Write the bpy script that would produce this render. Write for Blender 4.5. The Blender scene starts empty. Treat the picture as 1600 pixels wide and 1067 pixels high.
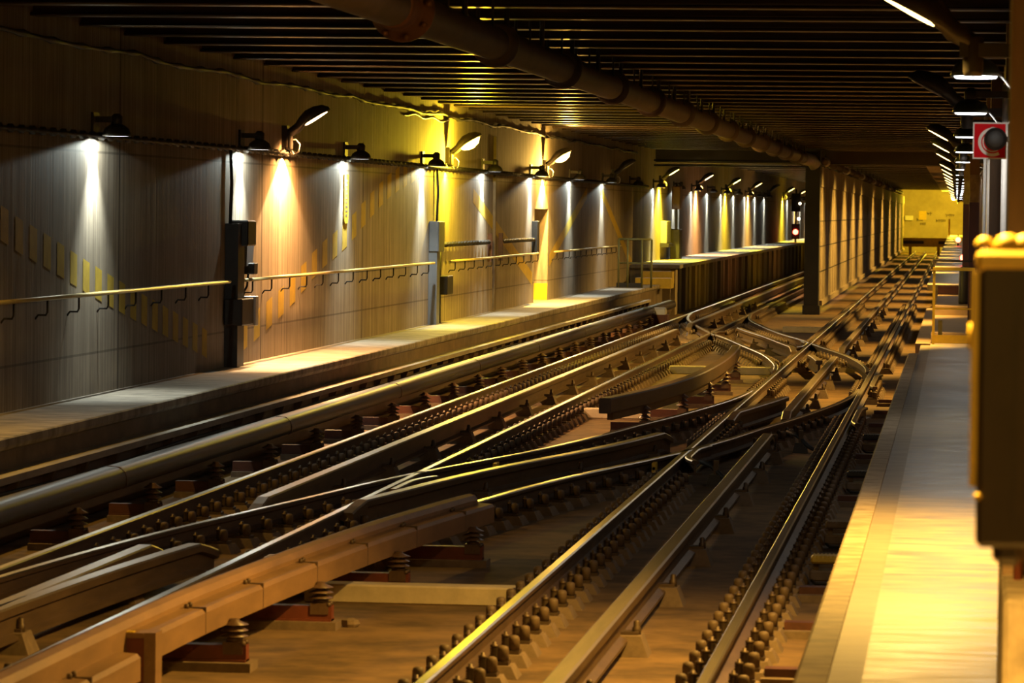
import bpy, math, random
from mathutils import Vector, Matrix
random.seed(7)
C = bpy.context.scene.collection
PI = math.pi
# ------------------------------------------------------------------ materials
def new_mat(name):
    m = bpy.data.materials.new(name); m.use_nodes = True
    nt = m.node_tree; b = nt.nodes['Principled BSDF']
    return m, nt, b

def mat(name, col, rough=.6, metal=0., var=.25, scale=(6, 6, 6), bump=0., col2=None, detail=4., spec=None, rvar=0., rp_=(.3, .68)):
    """noise-mottled material in object coordinates"""
    m, nt, b = new_mat(name); N = nt.nodes; L = nt.links
    tc = N.new('ShaderNodeTexCoord'); mp = N.new('ShaderNodeMapping'); mp.inputs['Scale'].default_value = scale
    L.new(tc.outputs['Object'], mp.inputs['Vector'])
    no = N.new('ShaderNodeTexNoise'); no.inputs['Scale'].default_value = 1.; no.inputs['Detail'].default_value = detail
    no.inputs['Roughness'].default_value = .65
    L.new(mp.outputs['Vector'], no.inputs['Vector'])
    rp = N.new('ShaderNodeValToRGB')
    c2 = col2 or tuple(c * (1 - var) for c in col)
    rp.color_ramp.elements[0].position, rp.color_ramp.elements[1].position = rp_
    rp.color_ramp.elements[0].color = (*c2, 1); rp.color_ramp.elements[1].color = (*col, 1)
    L.new(no.outputs['Fac'], rp.inputs['Fac']); L.new(rp.outputs['Color'], b.inputs['Base Color'])
    b.inputs['Roughness'].default_value = rough; b.inputs['Metallic'].default_value = metal
    if spec is not None: b.inputs['Specular IOR Level'].default_value = spec
    if rvar:
        mr = N.new('ShaderNodeMapRange'); mr.inputs['To Min'].default_value = rough - rvar; mr.inputs['To Max'].default_value = rough + rvar
        mr.inputs['From Min'].default_value = .3; mr.inputs['From Max'].default_value = .7
        L.new(no.outputs['Fac'], mr.inputs['Value']); L.new(mr.outputs['Result'], b.inputs['Roughness'])
    if bump:
        bp = N.new('ShaderNodeBump'); bp.inputs['Strength'].default_value = bump; bp.inputs['Distance'].default_value = .02
        L.new(no.outputs['Fac'], bp.inputs['Height']); L.new(bp.outputs['Normal'], b.inputs['Normal'])
    return m

def emit(name, col, strength):
    m, nt, b = new_mat(name)
    b.inputs['Base Color'].default_value = (*col, 1)
    b.inputs['Emission Color'].default_value = (*col, 1); b.inputs['Emission Strength'].default_value = strength
    return m

def concrete_wall(name, col, dark, joint0=39.4, joint=8.3, lines=(3.06, 1.02)):
    m, nt, b = new_mat(name); N = nt.nodes; L = nt.links
    tc = N.new('ShaderNodeTexCoord')
    def noise(scale, detail=5., rough=.65):
        mp = N.new('ShaderNodeMapping'); mp.inputs['Scale'].default_value = scale
        L.new(tc.outputs['Object'], mp.inputs['Vector'])
        n = N.new('ShaderNodeTexNoise'); n.inputs['Scale'].default_value = 1.; n.inputs['Detail'].default_value = detail
        n.inputs['Roughness'].default_value = rough
        L.new(mp.outputs['Vector'], n.inputs['Vector']); return n.outputs['Fac']
    def ramp(fac, a, bb, ca, cb):
        r = N.new('ShaderNodeValToRGB'); r.color_ramp.elements[0].position = a; r.color_ramp.elements[1].position = bb
        r.color_ramp.elements[0].color = (*ca, 1); r.color_ramp.elements[1].color = (*cb, 1)
        L.new(fac, r.inputs['Fac']); return r.outputs['Color']
    def mul(a, bb, f=1.):
        x = N.new('ShaderNodeMix'); x.data_type = 'RGBA'; x.blend_type = 'MULTIPLY'; x.inputs['Factor'].default_value = f
        L.new(a, x.inputs['A']); L.new(bb, x.inputs['B']); return x.outputs['Result']
    boards = noise((3, 7.5, .12), 2.)                          # board-marked casting
    streak = noise((6, 22, .5), 6., .7)                        # vertical runs
    blot = noise((.5, .5, .7), 5.)
    c = ramp(blot, .3, .7, dark, col)
    c = mul(c, ramp(boards, .35, .6, (.72, .7, .68), (1, 1, 1)), .8)
    c = mul(c, ramp(streak, .38, .6, (.5, .46, .42), (1, 1, 1)), .85)
    sx = N.new('ShaderNodeSeparateXYZ'); L.new(tc.outputs['Object'], sx.inputs['Vector'])
    def math_(op, a, v=None, c3=None):
        x = N.new('ShaderNodeMath'); x.operation = op
        for i, q in enumerate((a, v, c3)):
            if q is None: continue
            if isinstance(q, (int, float)): x.inputs[i].default_value = q
            else: L.new(q, x.inputs[i])
        return x.outputs[0]
    y = math_('SUBTRACT', sx.outputs['Y'], joint0 - joint * 20)
    md = math_('MODULO', y, joint)
    g = math_('LESS_THAN', md, .07)
    for zl in lines:
        dz = math_('ABSOLUTE', math_('SUBTRACT', sx.outputs['Z'], zl))
        g = math_('MAXIMUM', g, math_('MULTIPLY', math_('LESS_THAN', dz, .012), .7))
    gr = ramp(g, 0, 1, (1, 1, 1), (.35, .32, .3))
    c = mul(c, gr)
    L.new(c, b.inputs['Base Color']); b.inputs['Roughness'].default_value = .8
    bp = N.new('ShaderNodeBump'); bp.inputs['Strength'].default_value = .35; bp.inputs['Distance'].default_value = .015
    L.new(boards, bp.inputs['Height']); L.new(bp.outputs['Normal'], b.inputs['Normal'])
    return m

M = {}
M['wall'] = concrete_wall('board_marked_concrete', (.44, .375, .29), (.28, .23, .17))
M['wall_plain'] = mat('plain_concrete', (.42, .36, .28), .8, var=.35, scale=(1.5, 1.5, 1.5), bump=.15)
M['ledge'] = mat('ledge_concrete', (.40, .35, .29), .75, var=.4, scale=(3, 1.2, 3), bump=.2)
M['pale'] = mat('pale_concrete', (.62, .52, .37), .8, var=.3, scale=(5, 5, 5), bump=.2, detail=7)
M['kerb'] = mat('kerb_concrete', (.44, .345, .235), .75, var=.5, scale=(4, 9, 3), bump=.35, detail=8, rp_=(.38, .6))
M['face'] = mat('shade_brown_concrete', (.20, .145, .095), .8, var=.5, scale=(3, 2, 3), bump=.2, detail=7)  # shade on the walkway side put into the brown; joint strip shares it
M['walk_l'] = mat('walkway_concrete_dusty', (.36, .31, .25), .65, var=.55, scale=(2.5, 4.5, 2), bump=.25, detail=8, rp_=(.38, .62))
M['walk_r'] = mat('walkway_concrete_worn', (.47, .39, .28), .46, var=.5, scale=(2.2, 8, 2), bump=.35, rvar=.14, detail=8, rp_=(.40, .60))
M['strip'] = mat('walkway_shadow_strip', (.36, .29, .20), .6, var=.35, scale=(2, 7, 2), bump=.2, detail=7)  # lamp shadow band along the kerb, put in as darker concrete
M['bed'] = mat('trackbed_dusty', (.20, .12, .05), .85, var=.6, scale=(2.0, 2.4, 2), bump=.35, detail=8, rp_=(.36, .62))
M['plinth'] = mat('plinth_concrete', (.20, .14, .09), .85, var=.4, scale=(9, 9, 9), bump=.2)
M['rail_side'] = mat('rail_rust', (.12, .072, .04), .6, .35, var=.45, scale=(12, 2, 12), bump=.1)
M['rail_top'] = mat('rail_polished', (.62, .54, .42), .3, .95, var=.2, scale=(20, 1, 20))
M['crail'] = mat('conductor_rail_steel', (.17, .11, .065), .5, .5, var=.4, scale=(10, 1.5, 10), bump=.05)
M['crail_top'] = mat('conductor_rail_contact', (.42, .34, .25), .38, .8, var=.3, scale=(14, 1, 14))
M['cover'] = mat('cover_dusty_brown', (.27, .155, .075), .6, var=.35, scale=(6, 1.5, 6), bump=.08)
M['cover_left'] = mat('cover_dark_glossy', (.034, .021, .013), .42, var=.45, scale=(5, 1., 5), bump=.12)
M['cover_dark'] = mat('cover_dark_brown', (.10, .06, .036), .5, var=.35, scale=(6, 1.2, 6), bump=.08)
M['red'] = mat('red_oxide_steel', (.17, .04, .02), .55, var=.35, scale=(8, 8, 8), bump=.1)
M['darkred'] = mat('dark_red_steel', (.10, .032, .018), .6, var=.4, scale=(8, 8, 8))
M['insul'] = mat('insulator_brown', (.13, .075, .045), .4, var=.4, scale=(14, 14, 14))
M['bolt'] = mat('bolt_steel_dirty', (.12, .08, .05), .5, .4, var=.4, scale=(20, 20, 20))
M['cap'] = mat('rubber_cap_dusty', (.13, .085, .05), .65, var=.35, scale=(20, 20, 20))
M['dark'] = mat('dark_metal', (.035, .03, .027), .5, .3, var=.3, scale=(8, 8, 8))
M['black'] = mat('black_cable', (.02, .018, .016), .6, var=.2)
M['lamp_shell'] = mat('lamp_housing', (.05, .045, .04), .45, .4, var=.3, scale=(10, 10, 10))
M['lamp_green'] = mat('lamp_enamel_green', (.04, .06, .045), .35, .2, var=.3, scale=(10, 10, 10))
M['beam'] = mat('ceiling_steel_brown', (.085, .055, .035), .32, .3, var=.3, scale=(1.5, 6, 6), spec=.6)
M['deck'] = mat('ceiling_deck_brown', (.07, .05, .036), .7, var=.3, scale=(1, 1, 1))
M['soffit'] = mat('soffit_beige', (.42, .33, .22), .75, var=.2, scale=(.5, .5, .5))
M['pipe'] = mat('pipe_dusty_brown', (.15, .105, .07), .55, .2, var=.35, scale=(4, 2, 4), bump=.06)
M['flange'] = mat('pipe_flange_lit_orange', (.22, .10, .05), .55, .3, var=.35, scale=(9, 9, 9))  # orange lamplight on the flange is put into this colour
M['yellow'] = mat('yellow_paint_and_light', (.72, .50, .03), .5, var=.25, scale=(5, 5, 5))  # real yellow paint; also stands for lamplight on the left steps
M['yellow_old'] = mat('faded_yellow_paint_and_glow', (.54, .37, .03), .75, var=.25, scale=(4, 6, 6))
M['olive'] = mat('olive_railing_paint', (.20, .19, .06), .5, .1, var=.3, scale=(6, 6, 6))
M['hand'] = mat('handrail_yellow_worn', (.58, .46, .20), .38, .2, var=.3, scale=(5, 2, 5))
M['grey'] = mat('grey_cabinet', (.17, .175, .19), .5, .1, var=.2, scale=(4, 4, 4))
M['galv'] = mat('galvanised_conduit', (.55, .52, .5), .4, .5, var=.2, scale=(5, 5, 2))
M['pil'] = mat('pilaster_brown', (.26, .16, .09), .7, var=.35, scale=(5, 5, 1), bump=.1)
M['maroon'] = mat('maroon_panel', (.10, .035, .055), .4, var=.3, scale=(5, 5, 2))
M['midwall'] = mat('ribbed_concrete', (.50, .41, .28), .8, var=.6, scale=(2, 3.2, .12), bump=.3)
M['darkcol'] = mat('dark_column_paint', (.05, .045, .035), .6, var=.3, scale=(3, 3, 3))
M['platface'] = mat('platform_face_ribbed', (.36, .28, .18), .8, var=.45, scale=(2, 1.6, .4), bump=.1)
M['white'] = mat('white_enamel', (.78, .76, .72), .45, var=.1)
M['signred'] = mat('sign_red', (.70, .012, .02), .8, var=.1, spec=.1)
M['farwall'] = mat('far_wall_tiles', (.48, .40, .28), .75, var=.3, scale=(.8, .8, .8))
M['graffiti'] = mat('graffiti_paint', (.10, .07, .05), .7, var=.3)
M['wood'] = mat('wooden_boards', (.38, .26, .15), .65, var=.4, scale=(1, 12, 2), bump=.1)
M['knob'] = mat('yellow_and_gold_light', (.75, .52, .08), .4, .2, var=.2)  # yellow metal; also carries gold lamplight on near box and trackside lid
M['nearbox'] = mat('near_box_dark', (.05, .034, .025), .5, .1, var=.3, scale=(6, 6, 3))
M['em_white'] = emit('lamp_white_glow', (.92, .96, 1.), 9.)
M['em_white_dim'] = emit('lamp_white_low_glow', (.92, .96, 1.), 3.)
M['em_peach'] = emit('lamp_peach_glow', (1., .62, .30), 14.)
M['em_lemon'] = emit('lamp_lemon_glow', (1., .86, .22), 14.)
M['em_gold'] = emit('lamp_gold_glow', (1., .66, .20), 12.)
M['em_red'] = emit('signal_red_glow', (1., .06, .03), 25.)
M['em_amber'] = emit('signal_white_glow', (1., .75, .5), 12.)

# ------------------------------------------------------------------ mesh builder
class MB:
    def __init__(s): s.v = []; s.f = []; s.m = []; s.sm = []
    def add(s, vs, fs, mi=0, smooth=False):
        o = len(s.v); s.v += [tuple(q) for q in vs]
        for f in fs: s.f.append(tuple(o + i for i in f)); s.m.append(mi); s.sm.append(smooth)
        return s
    def box(s, x0, x1, y0, y1, z0, z1, mi=0, tx=0., ty=0.):
        """tx, ty: the top is drawn in by this much on each side"""
        vs = [(x0, y0, z0), (x1, y0, z0), (x1, y1, z0), (x0, y1, z0),
              (x0 + tx, y0 + ty, z1), (x1 - tx, y0 + ty, z1), (x1 - tx, y1 - ty, z1), (x0 + tx, y1 - ty, z1)]
        return s.add(vs, [(0, 3, 2, 1), (4, 5, 6, 7), (0, 1, 5, 4), (1, 2, 6, 5), (2, 3, 7, 6), (3, 0, 4, 7)], mi)
    def bbox(s, x0, x1, y0, y1, z0, z1, b=.01, mi=0):
        """box with chamfered edges"""
        vs = []; idx = {}
        X = (x0, x1); Y = (y0, y1); Z = (z0, z1); sg = (1, -1)
        for i in (0, 1):
            for j in (0, 1):
                for k in (0, 1):
                    for a in range(3):
                        p = [X[i] + sg[i] * b, Y[j] + sg[j] * b, Z[k] + sg[k] * b]
                        p[a] = (X[i], Y[j], Z[k])[a]
                        idx[i, j, k, a] = len(vs); vs.append(p)
        fs = []
        for i in (0, 1):
            fs.append([idx[i, j, k, 0] for j, k in ((0, 0), (1, 0), (1, 1), (0, 1))][::1 if i else -1])
            fs.append([idx[j, i, k, 1] for j, k in ((0, 0), (0, 1), (1, 1), (1, 0))][::1 if i else -1])
            fs.append([idx[j, k, i, 2] for j, k in ((0, 0), (1, 0), (1, 1), (0, 1))][::1 if i else -1])
        for j in (0, 1):
            for k in (0, 1):
                q = [idx[0, j, k, 1], idx[1, j, k, 1], idx[1, j, k, 2], idx[0, j, k, 2]]; fs.append(q if j == k else q[::-1])
                q = [idx[j, 0, k, 2], idx[j, 1, k, 2], idx[j, 1, k, 0], idx[j, 0, k, 0]]; fs.append(q if j == k else q[::-1])
                q = [idx[j, k, 0, 0], idx[j, k, 1, 0], idx[j, k, 1, 1], idx[j, k, 0, 1]]; fs.append(q if j == k else q[::-1])
        for i in (0, 1):
            for j in (0, 1):
                for k in (0, 1):
                    q = [idx[i, j, k, 0], idx[i, j, k, 1], idx[i, j, k, 2]]; fs.append(q if (i + j + k) % 2 else q[::-1])
        return s.add(vs, fs, mi)
    def lathe(s, prof, c=(0, 0, 0), n=12, axis='z', mi=0, smooth=True):
        vs = []; fs = []
        for r, h in prof:
            for i in range(n):
                a = 2 * PI * i / n; u, w = r * math.cos(a), r * math.sin(a)
                p = {'z': (u, w, h), 'x': (h, u, w), 'y': (w, h, u)}[axis]
                vs.append((c[0] + p[0], c[1] + p[1], c[2] + p[2]))
        for k in range(len(prof) - 1):
            for i in range(n):
                j = (i + 1) % n; fs.append((k * n + i, k * n + j, (k + 1) * n + j, (k + 1) * n + i))
        fs.append(tuple(range(n))[::-1]); fs.append(tuple((len(prof) - 1) * n + i for i in range(n)))
        return s.add(vs, fs, mi, smooth)
    def tube(s, pts, r, n=8, mi=0):
        """tube along 3-D points; r a number or one per point"""
        P = [Vector(p) for p in pts]; vs = []; fs = []; up = None
        for i, p in enumerate(P):
            t = (P[min(i + 1, len(P) - 1)] - P[max(i - 1, 0)]).normalized()
            if up is None: up = Vector((0, 0, 1)) if abs(t.z) < .9 else Vector((1, 0, 0))
            a = t.cross(up).normalized(); b = a.cross(t).normalized(); up = b
            q = r[i] if isinstance(r, (list, tuple)) else r
            for k in range(n):
                w = 2 * PI * k / n; vs.append(p + a * q * math.cos(w) + b * q * math.sin(w))
        for i in range(len(P) - 1):
            for k in range(n):
                j = (k + 1) % n; fs.append((i * n + k, i * n + j, (i + 1) * n + j, (i + 1) * n + k))
        fs.append(tuple(range(n))[::-1]); fs.append(tuple((len(P) - 1) * n + k for k in range(n)))
        return s.add(vs, fs, mi, True)
    def sweep(s, path, prof, pm=None, smooth=False):
        """closed profile [(u,z)] swept along path [(x,y,z)], u horizontal to the right of travel; pm = material per profile edge"""
        P = [Vector(p) for p in path]; n = len(prof); vs = []
        for i, p in enumerate(P):
            t = P[min(i + 1, len(P) - 1)] - P[max(i - 1, 0)]; t.z = 0; t.normalize()
            a = Vector((t.y, -t.x, 0))
            for u, z in prof: vs.append(p + a * u + Vector((0, 0, z)))
        o = len(s.v); s.v += [tuple(v) for v in vs]
        for i in range(len(P) - 1):
            for k in range(n):
                j = (k + 1) % n
                s.f.append((o + i * n + k, o + i * n + j, o + (i + 1) * n + j, o + (i + 1) * n + k)[::-1])
                s.m.append(pm[k] if pm else 0); s.sm.append(smooth)
        s.f.append(tuple(o + k for k in range(n))); s.m.append(0); s.sm.append(False)
        s.f.append(tuple(o + (len(P) - 1) * n + k for k in range(n))[::-1]); s.m.append(0); s.sm.append(False)
        return s
    def prism(s, poly, axis, a, b, mi=0):
        """polygon extruded along axis from a to b; poly in the two other axes in order"""
        n = len(poly)
        def P(p, h): return {'x': (h, p[0], p[1]), 'y': (p[0], h, p[1]), 'z': (p[0], p[1], h)}[axis]
        vs = [P(p, a) for p in poly] + [P(p, b) for p in poly]
        fs = [tuple(range(n))[::-1], tuple(range(n, 2 * n))] + [(i, (i + 1) % n, n + (i + 1) % n, n + i) for i in range(n)]
        return s.add(vs, fs, mi)
    def build(s, name, mats, parent=None, loc=None):
        me = bpy.data.meshes.new(name); me.from_pydata(s.v, [], s.f)
        if not isinstance(mats, (list, tuple)): mats = [mats]
        for m in mats: me.materials.append(m)
        me.polygons.foreach_set('material_index', s.m); me.polygons.foreach_set('use_smooth', s.sm)
        me.update()
        import bmesh
        bm = bmesh.new(); bm.from_mesh(me); bmesh.ops.recalc_face_normals(bm, faces=bm.faces); bm.to_mesh(me); bm.free()
        o = bpy.data.objects.new(name, me); C.objects.link(o)
        if parent is not None: o.parent = parent
        if loc is not None: o.location = loc
        return o

def tag(o, label, cat, group=None, kind=None):
    o['label'] = label; o['category'] = cat
    if group: o['group'] = group
    if kind: o['kind'] = kind
    return o
def thing(name, label, cat, loc=(0, 0, 0), group=None, rz=0.):
    o = bpy.data.objects.new(name, None); C.objects.link(o); o.location = loc; o.rotation_euler = (0, 0, rz)
    o.empty_display_size = .1
    return tag(o, label, cat, group)
def struct(name, mb, mats):
    o = mb.build(name, mats); o['kind'] = 'structure'; return o
def copy_tree(o, parent=None):
    c = o.copy(); C.objects.link(c)
    if parent is not None: c.parent = parent
    for ch in list(o.children): copy_tree(ch, c)
    return c
ORD = ['nearest', 'second nearest', 'third nearest', 'fourth nearest', 'fifth nearest', 'sixth nearest', 'seventh nearest', 'eighth nearest',
       'ninth nearest', 'tenth nearest', 'eleventh nearest', 'twelfth nearest', 'thirteenth nearest', 'fourteenth nearest', 'fifteenth nearest',
       'sixteenth nearest', 'seventeenth nearest', 'eighteenth nearest', 'nineteenth nearest', 'twentieth nearest', 'twenty-first nearest',
       'twenty-second nearest', 'twenty-third nearest', 'twenty-fourth nearest', 'twenty-fifth nearest', 'twenty-sixth nearest', 'twenty-seventh nearest',
       'twenty-eighth nearest', 'twenty-ninth nearest', 'thirtieth nearest', 'thirty-first nearest', 'thirty-second nearest']

def interp(pts, y):
    """smooth x(y) through (y, x) pairs"""
    pts = sorted(pts)
    if y <= pts[0][0]: return pts[0][1]
    if y >= pts[-1][0]: return pts[-1][1]
    for i in range(len(pts) - 1):
        if pts[i][0] <= y <= pts[i + 1][0]:
            y0, x0 = pts[i]; y1, x1 = pts[i + 1]; h = y1 - y0
            def sl(k):
                a = max(k - 1, 0); b = min(k + 1, len(pts) - 1)
                return (pts[b][1] - pts[a][1]) / (pts[b][0] - pts[a][0])
            m0, m1 = sl(i), sl(i + 1); t = (y - y0) / h
            return ((2 * t**3 - 3 * t**2 + 1) * x0 + (t**3 - 2 * t**2 + t) * h * m0 + (-2 * t**3 + 3 * t**2) * x1 + (t**3 - t**2) * h * m1)
def frange(a, b, st):
    n = max(1, int(round((b - a) / st))); return [a + (b - a) * i / n for i in range(n + 1)]

# ------------------------------------------------------------------ setting
G = -.25           # track slab
WZ = .60           # service walkways
WL = -8.7          # left wall
NY0, NY1, NZ = 79.2, 81.9, 2.55
ENDY = 282.
wl = MB()
def q(mb, y0, y1, z0, z1, x, mi=0): mb.add([(x, y0, z0), (x, y1, z0), (x, y1, z1), (x, y0, z1)], [(0, 1, 2, 3)], mi)
T = .4             # wall thickness
wl.box(WL - T, WL, 8, NY0, G, 4.95); wl.box(WL - T, WL, NY1, ENDY, G, 4.95); wl.box(WL - T, WL, NY0, NY1, NZ, 4.95)
wl.box(WL - T, WL, NY0, NY1, G, WZ)
wl.box(WL - T - .3, WL - T, NY0 - .3, NY1 + .3, WZ - .1, NZ + .2, 1)  # niche back coloured yellow to stand for the lamp's glow
# painted evacuation stripes, 2 mm proud of the wall
def dash(y, z, w, h, sl):
    wl.add([(WL + .003, y - w / 2, z - h / 2 - sl * w / 2), (WL + .003, y + w / 2, z - h / 2 + sl * w / 2),
            (WL + .003, y + w / 2, z + h / 2 + sl * w / 2), (WL + .003, y - w / 2, z + h / 2 - sl * w / 2)], [(0, 1, 2, 3)], 1)
st1 = [(33.8, 2.47), (35.0, 2.25), (36.3, 2.06), (37.8, 1.82), (39.9, 1.51), (41.2, 1.33), (43.6, 1.0), (45.0, .8)]
for i in range(19):
    y = 34.0 + .56 * i; dash(y, interp(st1, y), .30, .32, -.17)
st2 = [(46.5, .93), (48.2, 1.15), (50., 1.42), (52.2, 1.83), (54.4, 2.13), (57.1, 2.62), (59.1, 2.93), (62.6, 3.25)]
for i in range(19):
    y = 46.6 + .86 * i; dash(y, interp(st2, y), .42, .36, .15)
def band(p, r, w=.13):
    wl.add([(WL + .003, p[0], p[1] - w), (WL + .003, r[0], r[1] - w), (WL + .003, r[0], r[1] + w), (WL + .003, p[0], p[1] + w)], [(0, 1, 2, 3)], 1)
band((69.0, 2.78), (78.9, 1.10)); band((82.2, 1.45), (90.5, 2.95)); band((94.0, 3.05), (103.5, 1.05))
wl.add([(WL - T + .004, NY0, WZ), (WL - T + .004, NY1, WZ), (WL - T + .004, NY1, WZ + .38), (WL - T + .004, NY0, WZ + .38)], [(0, 1, 2, 3)], 2)
wl.add([(WL - T, NY1 - .004, WZ), (WL, NY1 - .004, WZ), (WL, NY1 - .004, WZ + .36), (WL - T, NY1 - .004, WZ + .36)], [(0, 1, 2, 3)], 2)
struct('wall_left', wl, [M['wall'], M['yellow_old'], M['yellow']])

struct('floor', MB().box(-7.9, -.5, 8, ENDY, G - .3, G), M['bed'])
# left walkway: slab with a lip, up to the station platform
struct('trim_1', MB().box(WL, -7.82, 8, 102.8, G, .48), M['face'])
struct('trim_14', MB().prism([(WL, .48), (-7.80, .48), (-7.755, .50), (-7.74, .53), (-7.74, WZ - .012), (-7.752, WZ), (WL, WZ)], 'y', 8, 102.8), M['walk_l'])
# cable duct ledge below it
struct('trim_2', MB().box(-7.82, -7.58, 8, 96, .26, .32), M['ledge'])
rib = MB().box(-7.82, -7.70, 8, 96, G, .26)
for i in range(60):
    y = 22 + i * 1.25
    rib.prism([(-7.70, .26), (-7.60, .26), (-7.70, -.05)], 'y', y, y + .10)
struct('trim_3', rib, M['cover_dark'])
# station platform on the left
pl = MB().box(WL, -7.62, 103, ENDY, G, 1.0)
for i in range(90):
    y = 103.2 + i * 2.0
    if y < ENDY - 1: pl.box(-7.62, -7.50 - .04 * (i % 2), y, y + .9, G, .98)
struct('trim_4', pl, M['platface'])
struct('trim_5', MB().box(WL, -7.36, 102.8, ENDY, 1.0, 1.10), M['walk_l'])
# right walkway: body, kerb, strip
struct('trim_6', MB().box(-.36, .6, 6, 58, G, WZ), M['walk_r'])
struct('trim_7', MB().box(-.50, -.36, 6, 58, G, WZ - .004), M['strip'])
struct('trim_8', MB().prism([(-.64, G), (-.50, G), (-.50, WZ + .012), (-.625, WZ + .012), (-.64, WZ - .005)], 'y', 6, 53.4), M['kerb'])
# beyond: wooden steps up to the right platform
w = MB().box(-.36, .6, 58.6, 69, G, .74).box(-.36, .6, 69, 79, G, .90)
struct('trim_9', w, M['wood'])
struct('trim_10', MB().box(-.58, -.36, 57.2, 79, .40, .62), M['wood'])
struct('trim_11', MB().box(-.45, .6, 79, ENDY, G, .98).box(-.58, .6, 79, ENDY, .98, 1.10), M['walk_r'])
struct('trim_12', MB().box(-.36, .45, 78.9, 78.98, .90, 1.08), M['maroon'])
# right wall and its pilasters
struct('wall_right', MB().box(.55, .95, 2, ENDY, G, 4.95), M['pil'])
for i, (y, x0, d, zt) in enumerate([(13.9, .185, .5, 4.9), (27.2, .46, .5, 4.9), (36.6, .44, .5, 4.9), (48, .40, .5, 4.9), (58.5, .42, .5, 4.9), (92, .25, .6, 4.9), (114, .25, .6, 4.9), (136, .25, .6, 4.9), (158, .25, .6, 4.9)]):
    struct('pillar_%d' % (i + 1), MB().box(x0, .55, y, y + d, WZ if y < 58 else .9, zt), M['pil'])
# plinth at the foot of the nearest pilaster
struct('trim_13', MB().bbox(.178, .55, 13.0, 14.6, WZ, 1.24, .015), M['kerb'])
# far wall and graffiti
fw = MB().box(-4.6, .95, ENDY - .5, ENDY, G, 4.95)
random.seed(3)
for (gx, gz, n, wd) in [(-2.55, 2.60, 6, .75), (-2.9, 2.15, 5, .5), (-1.5, 2.1, 7, .7), (-.75, 2.5, 5, .6), (-2.65, 1.85, 4, .4)]:
    for k in range(n):
        x = gx + wd * k / n; h = random.uniform(.12, .24); a = random.uniform(-.08, .08)
        fw.add([(x, ENDY - .51, gz - h / 2), (x + .045, ENDY - .51, gz - h / 2), (x + .045 + a, ENDY - .51, gz + h / 2), (x + a, ENDY - .51, gz + h / 2)], [(0, 1, 2, 3)], 1)
        fw.add([(x, ENDY - .51, gz + a), (x + wd / n, ENDY - .51, gz - a), (x + wd / n, ENDY - .51, gz - a + .05), (x, ENDY - .51, gz + a + .05)], [(0, 1, 2, 3)], 1)
struct('wall_far', fw, [M['farwall'], M['graffiti']])
# wall between the tracks beyond the junction
mw = MB().box(-4.10, -3.80, 106.4, 276, .12, 3.82)
y = 106.6
while y < 275:
    wd = random.choice((.35, .5, .8, 1.1)); mw.box(-3.80, -3.74, y, y + wd, .12, 3.25); y += wd + random.choice((.18, .3, .45))
mw.box(-3.80, -3.72, 106.4, 276, 3.27, 3.82)
mw.box(-4.0, -3.66, 106.4, 276, -.02, .12)
for zz in (.9, 1.6, 2.3): mw.box(-3.745, -3.73, 106.4, 276, zz, zz + .03, 1)
struct('wall_middle', mw, [M['midwall'], M['darkcol']])
struct('pillar_20', MB().box(-4.14, -3.74, 105.6, 106.4, .0, 4.9).box(-4.17, -3.70, 105.55, 106.4, G, .0), M['darkcol'])
# ceiling: deck and transverse steel joists
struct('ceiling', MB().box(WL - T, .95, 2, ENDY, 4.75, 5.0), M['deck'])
bprof = [(-.13, 0), (.13, 0), (.145, .012), (.13, .03), (.02, .035), (.02, .40), (.10, .41), (.10, .45), (-.10, .45), (-.10, .41), (-.02, .40), (-.02, .035), (-.13, .03), (-.145, .012)]
for i in range(42):
    y = 25.4 + i * 2.045
    mb = MB(); mb.sweep([(-8.7, y, 4.30), (.55, y, 4.30)], bprof)
    o = mb.build('ceiling_beam', M['beam']) if i == 0 else o.copy()
    if i: C.objects.link(o); o.location = (0, i * 2.045, 0)
    o['kind'] = 'structure'
struct('ceiling_lintel', MB().box(WL, .55, 111.2, 113.4, 3.95, 4.75), M['deck'])
for i in range(26):
    y = 117 + i * 6.2
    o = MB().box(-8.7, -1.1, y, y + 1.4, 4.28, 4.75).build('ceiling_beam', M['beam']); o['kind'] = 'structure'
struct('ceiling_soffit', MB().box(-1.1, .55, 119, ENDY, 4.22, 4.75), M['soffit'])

# ------------------------------------------------------------------ rails
RAIL = [(-.07, -.15), (.07, -.15), (.07, -.138), (.012, -.12), (.010, -.045), (.036, -.036), (.036, -.010), (.026, 0), (-.026, 0), (-.036, -.010), (-.036, -.036), (-.010, -.045), (-.012, -.12), (-.07, -.138)]
RPM = [0, 0, 0, 0, 0, 0, 1, 1, 1, 0, 0, 0, 0, 0]
CRAIL = [(-.07, -.22), (.07, -.22), (.07, -.20), (.02, -.18), (.02, -.075), (.058, -.06), (.058, -.012), (.046, 0), (-.046, 0), (-.058, -.012), (-.058, -.06), (-.02, -.075), (-.02, -.18), (-.07, -.20)]
XRR, XRL, XTR, XTL = -1.32, -2.81, -5.09, -6.57
C1 = [(100, -6.57), (97, -6.56), (94, -6.48), (90.7, -6.28), (86.6, -5.86), (80.8, -5.13), (77.3, -4.58), (72.6, -3.93), (68.5, -3.37), (64.2, -2.97), (61.5, -2.86), (58.5, -2.81), (55, -2.81)]
C2 = [(60, -2.81), (57, -2.82), (53.5, -2.91), (51.5, -3.03), (49.6, -3.21), (47.2, -3.47), (45.4, -3.70), (43, -3.97), (40.8, -4.27), (39.3, -4.53), (38.2, -4.75), (36.5, -5.08), (34.8, -5.35), (33.1, -5.57), (31.2, -5.83), (29.3, -6.08), (27, -6.30), (25, -6.43), (22, -6.54), (19, -6.57)]
GA = 1.49
c1l = lambda y: interp(C1, y)
c1r = lambda y: interp(C1, y) + GA
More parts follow.
